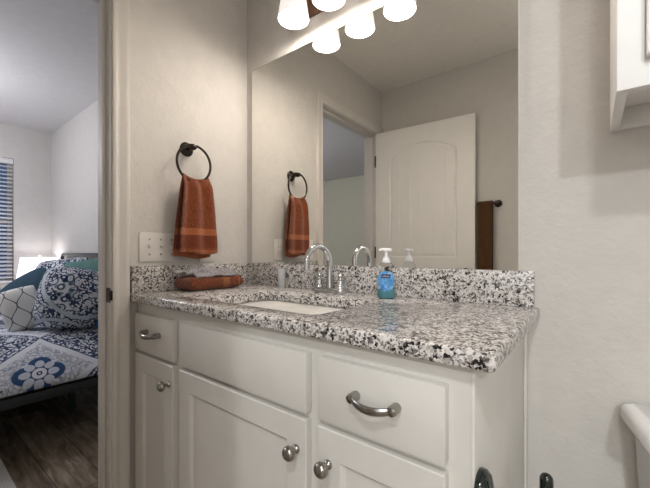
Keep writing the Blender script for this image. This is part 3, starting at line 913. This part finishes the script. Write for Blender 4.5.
vl = empty('vanity_light', (0.612, 0, 2.14), 'three shade vanity light bar with bronze back plate above the mirror', 'wall light')
bp = MB().box(0.300, 0.925, -0.016, -0.0005, 2.085, 2.195, bev=0.003)
bp.build('back_plate', M['fixture'], vl)
for i, x in enumerate((0.434, 0.614, 0.797)):
    arm = MB().tube([(x, -0.014, 2.150), (x, -0.06, 2.158), (x, -0.105, 2.178), (x, -0.115, 2.172), (x, -0.115, 2.140)], 0.008, n=10)
    arm.lathe([(0.0, 0.030), (0.022, 0.026), (0.026, 0.0), (0.0, 0.0)], (x, -0.115, 2.136), n=20)
    arm.build('arm', M['fixture'], vl)
    sh = MB().lathe([(0.028, 0.134), (0.042, 0.128), (0.046, 0.118), (0.0635, 0.004), (0.0640, 0.0), (0.0615, 0.0), (0.0605, 0.006), (0.043, 0.116), (0.038, 0.124), (0.028, 0.128)], (x, -0.115, 2.016), n=36, cap=False)
    so_ = sh.build('shade', M['shade'], vl)
    MB().lathe([(0.0, 0.0), (0.016, 0.004), (0.026, 0.018), (0.028, 0.034), (0.022, 0.052), (0.013, 0.066), (0.013, 0.084), (0.0, 0.084)], (x, -0.115, 2.050), n=20).build('bulb', M['bulb'], so_)
    pd = bpy.data.lights.new('vanity_bulb_light', 'POINT'); pd.energy = 2.45; pd.color = (1.0, 0.90, 0.80); pd.shadow_soft_size = 0.03
    po = bpy.data.objects.new('vanity_bulb_light', pd); COL.objects.link(po); po.location = (x, -0.115, 2.026)

# ------------------------------------------------------------------ right side: cabinet over the toilet, toilet, paper holder
wc = empty('wall_cabinet', (1.73, -0.15, 1.3745), 'white painted wall cabinet hung high above the toilet tank', 'cabinet')
CX0, CX1, CZ = 1.4255, 2.04, 1.371
MB().box(CX0, CX0 + 0.018, -0.2805, -0.001, CZ, 2.20, bev=0.001).build('side_panel', M['white_cab'], wc)
MB().box(CX1 - 0.018, CX1, -0.2805, -0.001, CZ, 2.20, bev=0.001).build('side_panel', M['white_cab'], wc)
bx = MB(); bx.box(CX0 + 0.018, CX1 - 0.018, -0.280, -0.001, CZ + 0.052, CZ + 0.066); bx.box(CX0 + 0.018, CX1 - 0.018, -0.280, -0.001, 2.185, 2.20); bx.box(CX0 + 0.018, CX1 - 0.018, -0.012, -0.001, CZ + 0.066, 2.185)
bx.build('carcass', M['white_cab'], wc, smooth=False)
MB().box(CX0 + 0.018, CX1 - 0.018, -0.019, -0.001, CZ + 0.001, CZ + 0.0515, bev=0.001).build('hanging_rail', M['white_cab'], wc)
fr_ = MB(); fr_.box(CX0 + 0.0005, CX0 + 0.05, -0.300, -0.281, CZ - 0.006, 2.20, bev=0.001); fr_.box(CX1 - 0.05, CX1, -0.300, -0.281, CZ - 0.006, 2.20, bev=0.001)
fr_.box(CX0 + 0.05, CX1 - 0.05, -0.300, -0.281, CZ - 0.006, CZ + 0.045); fr_.box(CX0 + 0.05, CX1 - 0.05, -0.300, -0.281, 2.15, 2.20)
fr_.build('face_frame', M['white_cab'], wc, smooth=False)
for x0, x1 in ((CX0 + 0.040, 1.731), (1.735, CX1 - 0.04)):
    mb = MB(); bm = mb.bm
    yf, yb = -0.320, -0.3005
    def loop(dx, y): return [bm.verts.new(p) for p in ((x0 + dx, y, 1.412 + dx), (x1 - dx, y, 1.412 + dx), (x1 - dx, y, 2.17 - dx), (x0 + dx, y, 2.17 - dx))]
    mb._ring_faces([loop(0, yb), loop(0, yf + .002), loop(.002, yf), loop(.055, yf), loop(.065, yf + .008), loop(.07, yf + .008)], True, True)
    dd = mb.build('cabinet_door', M['white_cab'], wc, angle=20)
    kx = x1 - 0.025 if x0 < 1.6 else x0 + 0.025
    MB().lathe([(0.0, 0.0), (0.006, 0.0), (0.006, 0.014), (0.015, 0.022), (0.012, 0.030), (0.0, 0.032)], (kx, yf, 1.47), axis='-y', n=20).build('knob', M['nickel'], dd)

TX = 1.665
to = empty('toilet', (TX, -0.38, 0), 'white porcelain toilet with a lidded tank against the right part of the back wall', 'toilet')


def dshape(hw, y0, y1, rf, bow, n=7, tp=0.030):
    """tank plan: straight back, bowed front with rounded corners (counter-clockwise)"""
    out = [(TX + hw - 0.02, y1), (TX - hw + 0.02, y1), (TX - hw + 0.006, y1 - 0.006), (TX - hw, y1 - 0.02)]
    for k in range(n + 1):
        a = math.radians(188 + 82 * k / n); out.append((TX - hw + tp + rf + rf * math.cos(a), y0 + rf + rf * math.sin(a)))
    for k in range(1, 10):
        t = k / 10; x = TX + (t * 2 - 1) * (hw - rf - tp); out.append((x, y0 - bow * (1 - (t * 2 - 1) ** 2)))
    for k in range(n + 1):
        a = math.radians(270 + 82 * k / n); out.append((TX + hw - tp - rf + rf * math.cos(a), y0 + rf + rf * math.sin(a)))
    out += [(TX + hw, y1 - 0.02), (TX + hw - 0.006, y1 - 0.006)]
    return out


tk = MB(); rings = []
for hw, y0, z in ((0.165, -0.165, 0.36), (0.182, -0.185, 0.39), (0.193, -0.202, 0.60), (0.196, -0.207, 0.656), (0.17, -0.18, 0.657)):
    rings.append([tk.bm.verts.new((x, y, z)) for x, y in dshape(hw, y0, -0.022, 0.05, 0.02)])
tk._ring_faces(rings, True, True); tk.build('tank', M['porc'], to, angle=50)
ld = MB(); rings = []
for d, z in ((0.012, 0.6575), (0.003, 0.661), (0.0, 0.668), (0.0, 0.690), (0.002, 0.697), (0.008, 0.702), (0.018, 0.7045)):
    rings.append([ld.bm.verts.new((x, y, z)) for x, y in dshape(0.220 - d, -0.228 + d, -0.012 - d * 0.3, 0.055, 0.024)])
ld._ring_faces(rings, True, True); ld.build('tank_lid', M['porc'], to, angle=50)
MB().tube([(TX - 0.12, -0.205, 0.61), (TX - 0.12, -0.232, 0.61), (TX - 0.10, -0.24, 0.609), (TX - 0.05, -0.243, 0.603)], [0.011, 0.008, 0.006, 0.007], n=10).build('flush_lever', M['chrome'], to)
bw = MB(); rings = []
for hw, y0, y1, z in ((0.105, -0.56, -0.14, 0.0), (0.10, -0.55, -0.14, 0.06), (0.10, -0.52, -0.13, 0.16), (0.13, -0.60, -0.10, 0.26), (0.175, -0.69, -0.06, 0.345), (0.185, -0.70, -0.05, 0.375), (0.183, -0.698, -0.05, 0.385)):
    cy_ = (y0 + y1) / 2; hl = (y1 - y0) / 2
    rings.append([bw.bm.verts.new((TX + hw * math.copysign(abs(math.cos(2 * PI * k / 40)) ** 0.8, math.cos(2 * PI * k / 40)), cy_ + hl * math.sin(2 * PI * k / 40), z)) for k in range(40)])
bw._ring_faces(rings, True, True); bw.build('bowl', M['porc'], to, angle=60)
sl2 = MB(); rings = []
for d, z in ((0.004, 0.386), (0.0, 0.392), (0.0, 0.412), (0.006, 0.420), (0.03, 0.424)):
    rings.append([sl2.bm.verts.new((TX + (0.188 - d) * math.cos(2 * PI * k / 40), -0.452 + (0.250 - d) * math.sin(2 * PI * k / 40), z)) for k in range(40)])
sl2._ring_faces(rings, True, True); sl2.build('seat_lid', M['porc'], to, angle=60)

ph = empty('toilet_paper_holder', (1.243, -0.488, 0.668), 'glossy dark bronze toilet paper holder mounted on the vanity side panel', 'paper holder')
MB().lathe([(0.0, 0.0), (0.032, 0.0), (0.0335, 0.004), (0.0325, 0.011), (0.026, 0.018), (0.014, 0.022), (0.0, 0.0235)], (1.2385, -0.513, 0.668), axis='x', n=32).build('rosette', M['black'], ph)
MB().tube([(1.258, -0.513, 0.668), (1.288, -0.506, 0.667), (1.322, -0.488, 0.666), (1.333, -0.488, 0.668), (1.3345, -0.488, 0.680)], [0.0085, 0.0075, 0.0075, 0.008, 0.008], n=14).build('arm', M['black'], ph)
cp = [(0.0, 0.0)] + [(0.0098 * min(1, math.sin(a)), 0.010 - 0.010 * math.cos(a)) for a in [PI / 2 * k / 6 for k in range(1, 7)]] + [(0.0098, 0.052)] + [(0.0098 * math.cos(a), 0.052 + 0.010 * math.sin(a)) for a in [PI / 2 * k / 6 for k in range(1, 7)]]
MB().lathe(cp, (1.3335, -0.488, 0.656), n=20).build('end_stop', M['black'], ph)

# towel bar on the opposite wall, seen in the mirror
tbz = 1.402
br_ = empty('towel_bar', (0.835, YW, tbz), 'dark bronze towel bar on the wall behind the open door, seen in the mirror', 'towel bar')
for x in (0.888, 0.779):
    MB().lathe([(0.0, 0.0), (0.024, 0.0), (0.0245, 0.005), (0.017, 0.012), (0.010, 0.016), (0.010, 0.040), (0.014, 0.046), (0.016, 0.056), (0.014, 0.064), (0.0, 0.066)], (x, YW + 0.0005, tbz), axis='-y', n=24, M=Matrix.Rotation(PI, 4, 'Z')).build('post', M['bronze'], br_)
MB().tube([(0.785, YW + 0.055, tbz), (0.884, YW + 0.055, tbz)], 0.008, n=12).build('rail', M['bronze'], br_)
tw = MB(); P = []
prof = [(0.016, -0.70 + 0.0)]
nS = 60
for j in range(13):
    t = j / 12; row = []
    x = 0.772 + 0.092 * t
    for i in range(nS + 1):
        s = i / nS
        wv = 0.0025 * math.sin(t * 9 + 1.0)
        if s < 0.45: z = tbz - 0.50 * (1 - s / 0.45); y = YW + 0.055 + 0.014 + wv
        elif s > 0.55: z = tbz - 0.46 * ((s - 0.55) / 0.45); y = YW + 0.055 - 0.014 - wv * 0.5
        else:
            a = (s - 0.45) / 0.10 * PI; z = tbz + 0.014 * math.sin(a); y = YW + 0.055 + 0.014 * math.cos(a)
        row.append((x, y, z))
    P.append(row)
tw.grid(P); two = tw.build('bath_towel', M['towel_brown'], None)
md = two.modifiers.new('thick', 'SOLIDIFY'); md.thickness = 0.007; md.offset = 0
tag(two, 'dark brown towel over the towel bar beside the door edge, seen in the mirror', 'towel')

# ------------------------------------------------------------------ bedroom
bed = empty('bed_frame', (-1.92, -1.0, 0), 'black metal bed frame with tube headboard in the bedroom', 'bed')
XR, XL = -1.02, -2.88
rl = MB()
rl.box(XR - 0.035, XR, -2.02, -0.06, 0.245, 0.300, bev=0.004); rl.build('side_rail', M['bedmetal'], bed)
MB().box(XL, XL + 0.035, -2.02, -0.06, 0.245, 0.300, bev=0.004).build('side_rail', M['bedmetal'], bed)
MB().box(XL, XR, -2.055, -2.0205, 0.245, 0.300, bev=0.004).build('foot_rail', M['bedmetal'], bed)
dk = MB()
for k in range(12): dk.box(XL + 0.036, XR - 0.036, -1.95 + k * 0.158, -1.88 + k * 0.158, 0.272, 0.298)
dk.build('slats', M['bedmetal'], bed, smooth=False)
for x, y in ((-1.37, -0.37), (-1.37, -1.5), (-2.5, -0.37), (-2.5, -1.5)):
    MB().box(x - 0.018, x + 0.018, y - 0.018, y + 0.018, 0.0, 0.2715, bev=0.003).build('leg', M['bedmetal'], bed)
hb = MB()
hb.tube([(XL + 0.02, -0.04, 0.0), (XL + 0.02, -0.04, 1.00), (XL + 0.022, -0.04, 1.035), (XL + 0.05, -0.04, 1.050), (-1.95, -0.04, 1.052), (XR - 0.05, -0.04, 1.050), (XR - 0.022, -0.04, 1.035), (XR - 0.02, -0.04, 1.00), (XR - 0.02, -0.04, 0.0)], 0.016, n=12)
hb.tube([(XL + 0.02, -0.04, 0.62), (XR - 0.02, -0.04, 0.62)], 0.011, n=10)
for k in range(1, 9):
    x = XL + 0.02 + (XR - XL - 0.04) * k / 9; hb.tube([(x, -0.04, 0.62), (x, -0.04, 0.80)], 0.007, n=8)
hb.tube([(XL + 0.02, -0.04, 0.80), (XR - 0.02, -0.04, 0.80)], 0.011, n=10)
hb.build('headboard', M['bedmetal'], bed)
mt = MB().box(XL + 0.31, XR - 0.31, -1.80, -0.10, 0.303, 0.485, bev=0.05, seg=4).build('mattress', M['mattress'], None)
tag(mt, 'pale mattress on the black bed frame under the comforter', 'mattress')
# comforter: sloping rounded side over the rail, patterned
cf = MB()


def cprof():
    pr = []
    for k in range(28):
        w_ = k / 27
        pr.append((-0.975 - 0.55 * w_, 0.318 + 0.205 * (1 - (1 - w_) ** 2.1)))
    for k in range(1, 20): pr.append((-1.525 - (1.35 - 0.50) * k / 19, 0.523))
    left = [(-3.90 + 0.05 - x, z) for x, z in pr[:28]]
    return pr + left[::-1]


pr = cprof(); sl_len = [0.0]
for a, b2 in zip(pr[:-1], pr[1:]): sl_len.append(sl_len[-1] + math.hypot(b2[0] - a[0], b2[1] - a[1]))
top, uvt = [], []
nY = 90
S0, Y0 = 0.075, -0.612          # pattern centre: distance from the hem, y
for i, (x, z) in enumerate(pr):
    rt_, ru = [], []
    for j in range(nY + 1):
        y = -2.03 + (2.03 - 0.13) * j / nY
        n_ = noise.noise(Vector((x * 2.3, y * 2.3, 2.0))) * 0.020 + noise.noise(Vector((x * 6, y * 6, 8.0))) * 0.006
        e = min(1, sl_len[i] / 0.12, (sl_len[-1] - sl_len[i]) / 0.12)
        zz = z + 0.028 + n_ * e
        if e < 0.15: zz -= 0.012 * (1 - e / 0.15)
        if y < -1.85: zz -= (max(0, -1.85 - y) / 0.18) ** 2 * 0.08
        rt_.append((x, y, zz)); ru.append((sl_len[i] - S0, y - Y0 - 0.20 * (sl_len[i] - S0)))
    top.append(rt_); uvt.append(ru)
cf.grid(top, uvt)
co_ = cf.build('comforter', M['medallion'], None)
md = co_.modifiers.new('thick', 'SOLIDIFY'); md.thickness = 0.022; md.offset = -1
tag(co_, 'blue and white medallion print comforter spread over the bed', 'comforter')


def pillow(name, mat, loc, w, h, t, yaw, tilt, roll, label, cat='pillow', group=None, flange=None, seed=0, pw=0.42, rnd=0.0):
    """yaw: 0 faces -Y, 90 faces +X; tilt leans back; roll spins in its own plane (degrees)"""
    mb = MB(); n = 22
    R = Matrix.Rotation(math.radians(yaw), 3, 'Z') @ Matrix.Rotation(math.radians(-tilt), 3, 'X') @ Matrix.Rotation(math.radians(roll), 3, 'Y')
    root = Vector(loc)
    for sgn in (-1, 1):
        P, U = [], []
        for i in range(n + 1):
            rp, ru = [], []
            for j in range(n + 1):
                a = math.sin((i / n * 2 - 1) * PI / 2); b_ = math.sin((j / n * 2 - 1) * PI / 2)
                th = (max(0, 1 - a * a) * max(0, 1 - b_ * b_)) ** pw
                pa = a * (1 - 0.10 * (1 - b_ * b_) * abs(a) ** 3 + 0.0); pb = b_ * (1 - 0.10 * (1 - a * a) * abs(b_) ** 3)
                nz = noise.noise(Vector((a * 1.5 + seed, b_ * 1.5, sgn + seed))) * 0.10
                pa, pb = pa * math.sqrt(1 - rnd * b_ * b_), pb * math.sqrt(1 - rnd * a * a)
                v = Vector((pa * w / 2, sgn * t / 2 * th * (1 + nz), pb * h / 2))
                rp.append(root + R @ v); ru.append((a * w / 2 + 0.3, b_ * h / 2 + 0.3))
            P.append(rp); U.append(ru)
        mb.grid(P, U)
    bmesh.ops.remove_doubles(mb.bm, verts=mb.bm.verts, dist=1e-5)
    o = mb.build(name, mat, None, angle=180, loc=loc)
    tag(o, label, cat, group)
    if flange is not None:
        f = MB(); P = []
        for k in range(31):
            b_ = k / 30 * 2 - 1
            ex = math.sqrt(1 - rnd * b_ * b_) * w / 2; zb2 = b_ * math.sqrt(1 - rnd) * h / 2
            P.append([root + R @ Vector((ex - 0.03, 0.0, zb2)), root + R @ Vector((ex + 0.045, 0.008 * math.sin(k * 0.9), zb2 * 1.03))])
        f.grid(P)
        fo = f.build('flange', flange, o)
        fm = fo.modifiers.new('thick', 'SOLIDIFY'); fm.thickness = 0.006; fm.offset = 0
        fo['label'] = 'bright blue cotton flange'
    return o


pillow('sham_pillow', M['damask'], (-1.475, -0.345, 0.755), 0.42, 0.47, 0.30, 66, 14, 8, 'plump blue and white damask print pillow with blue edging in front of the teal pillow', flange=M['blue'], seed=1, rnd=0.38, pw=0.5)
pillow('throw_pillow', M['trellis'], (-1.665, -0.572, 0.688), 0.235, 0.32, 0.13, 76, 14, -16, 'cream throw pillow with dark trellis lines leaning in front of the slate pillow', seed=2, rnd=0.28)
pillow('throw_pillow', M['trellis'], (-2.12, -0.80, 0.69), 0.34, 0.32, 0.14, 50, 25, 10, 'cream throw pillow with trellis lines lying left of the slate pillow', seed=5)
pillow('slate_pillow', M['slate'], (-1.90, -0.455, 0.745), 0.42, 0.40, 0.20, 58, 24, -42, 'slate blue pillow behind the cream trellis pillow', seed=3, rnd=0.35)
pillow('sham_pillow', M['damask'], (-2.12, -0.265, 0.83), 0.50, 0.44, 0.18, 30, 26, -6, 'blue and white print pillow behind the slate pillow, below the lamp', seed=4, rnd=0.2)
pillow('teal_pillow', M['teal'], (-1.80, -0.155, 0.885), 0.50, 0.28, 0.13, 20, 14, -7, 'teal green pillow against the headboard behind the damask pillow', seed=6)
pillow('white_pillow', M['white_cotton'], (-1.26, -0.155, 0.76), 0.40, 0.40, 0.12, 5, 8, 0, 'white pillow against the headboard at the near edge of the bed', seed=7)

# nightstand and lamp in the corner
ns = empty('nightstand', (-3.15, -0.22, 0), 'dark walnut nightstand in the bedroom corner under the lamp', 'nightstand')
MB().box(-3.38, -2.93, -0.42, -0.02, 0.10, 0.60, bev=0.004).build('body', M['walnut'], ns)
for z0, z1 in ((0.13, 0.34), (0.36, 0.57)): MB().box(-3.36, -2.95, -0.436, -0.4205, z0, z1, bev=0.003).build('drawer', M['walnut'], ns)
for x, y in ((-3.35, -0.39), (-2.96, -0.39), (-3.35, -0.05), (-2.96, -0.05)): MB().box(x - 0.02, x + 0.02, y - 0.02, y + 0.02, 0, 0.0995).build('leg', M['walnut'], ns)
lx, ly = -3.13, -0.165
lm = empty('table_lamp', (lx, ly, 0.6), 'white table lamp with lit drum shade on the nightstand', 'lamp')
MB().lathe([(0.0, 0.0), (0.07, 0.0), (0.07, 0.015), (0.02, 0.03), (0.05, 0.09), (0.055, 0.13), (0.02, 0.19), (0.012, 0.21), (0.010, 0.25), (0.0, 0.25)], (lx, ly, 0.6005)).build('base', M['porc'], lm)
s_ = MB().lathe([(0.180, 0.0), (0.150, 0.21), (0.148, 0.21), (0.178, 0.0)], (lx, ly, 0.81), n=40, cap=False).build('lamp_shade', M['lampshade'], lm)
MB().tube([(lx, ly, 0.845), (lx, ly, 1.030)], 0.003, n=8).lathe([(0.0, 0.0), (0.010, 0.006), (0.006, 0.018), (0.0, 0.022)], (lx, ly, 1.03), n=12).build('finial', M['porc'], lm)
MB().lathe([(0.0, 0.0), (0.02, 0.01), (0.028, 0.035), (0.02, 0.06), (0.0, 0.07)], (lx + 0.03, ly + 0.0, 0.90), n=14).build('bulb', M['lampbulb'], lm)

# window blind
vb = empty('window_blind', (-3.46, -0.9, 0.78), 'white horizontal slat blind hanging in the bedroom window', 'blind')
MB().box(-3.478, -3.424, WY0 + 0.005, WY1 - 0.004, WZ1 - 0.055, WZ1 - 0.002, bev=0.002).build('headrail', M['blind'], vb)
sb = MB(); nsl = 30
for k in range(nsl):
    z = WZ1 - 0.085 - k * 0.0415
    sb.box(-0.024, 0.024, WY0 + 0.008, WY1 - 0.008, -0.0014, 0.0014, M=Matrix.Translation((-3.450, 0, z)) @ Matrix.Rotation(math.radians(24), 4, 'Y'))
for yy in (-1.25, -0.9, -0.45): sb.tube([(-3.425, yy, WZ0 + 0.02), (-3.425, yy, WZ1 - 0.05)], 0.001, n=6)
sb.build('slats', M['blind'], vb, smooth=False)
MB().box(-3.474, -3.428, WY0 + 0.008, WY1 - 0.008, WZ0 + 0.004, WZ0 + 0.022, bev=0.002).build('bottom_rail', M['blind'], vb)
rg = MB().box(-1.75, -0.42, -2.9, -0.775, 0.0005, 0.012, bev=0.003).build('rug', M['rug'], None)
tag(rg, 'pale grey rug on the plank floor beside the bed', 'rug')
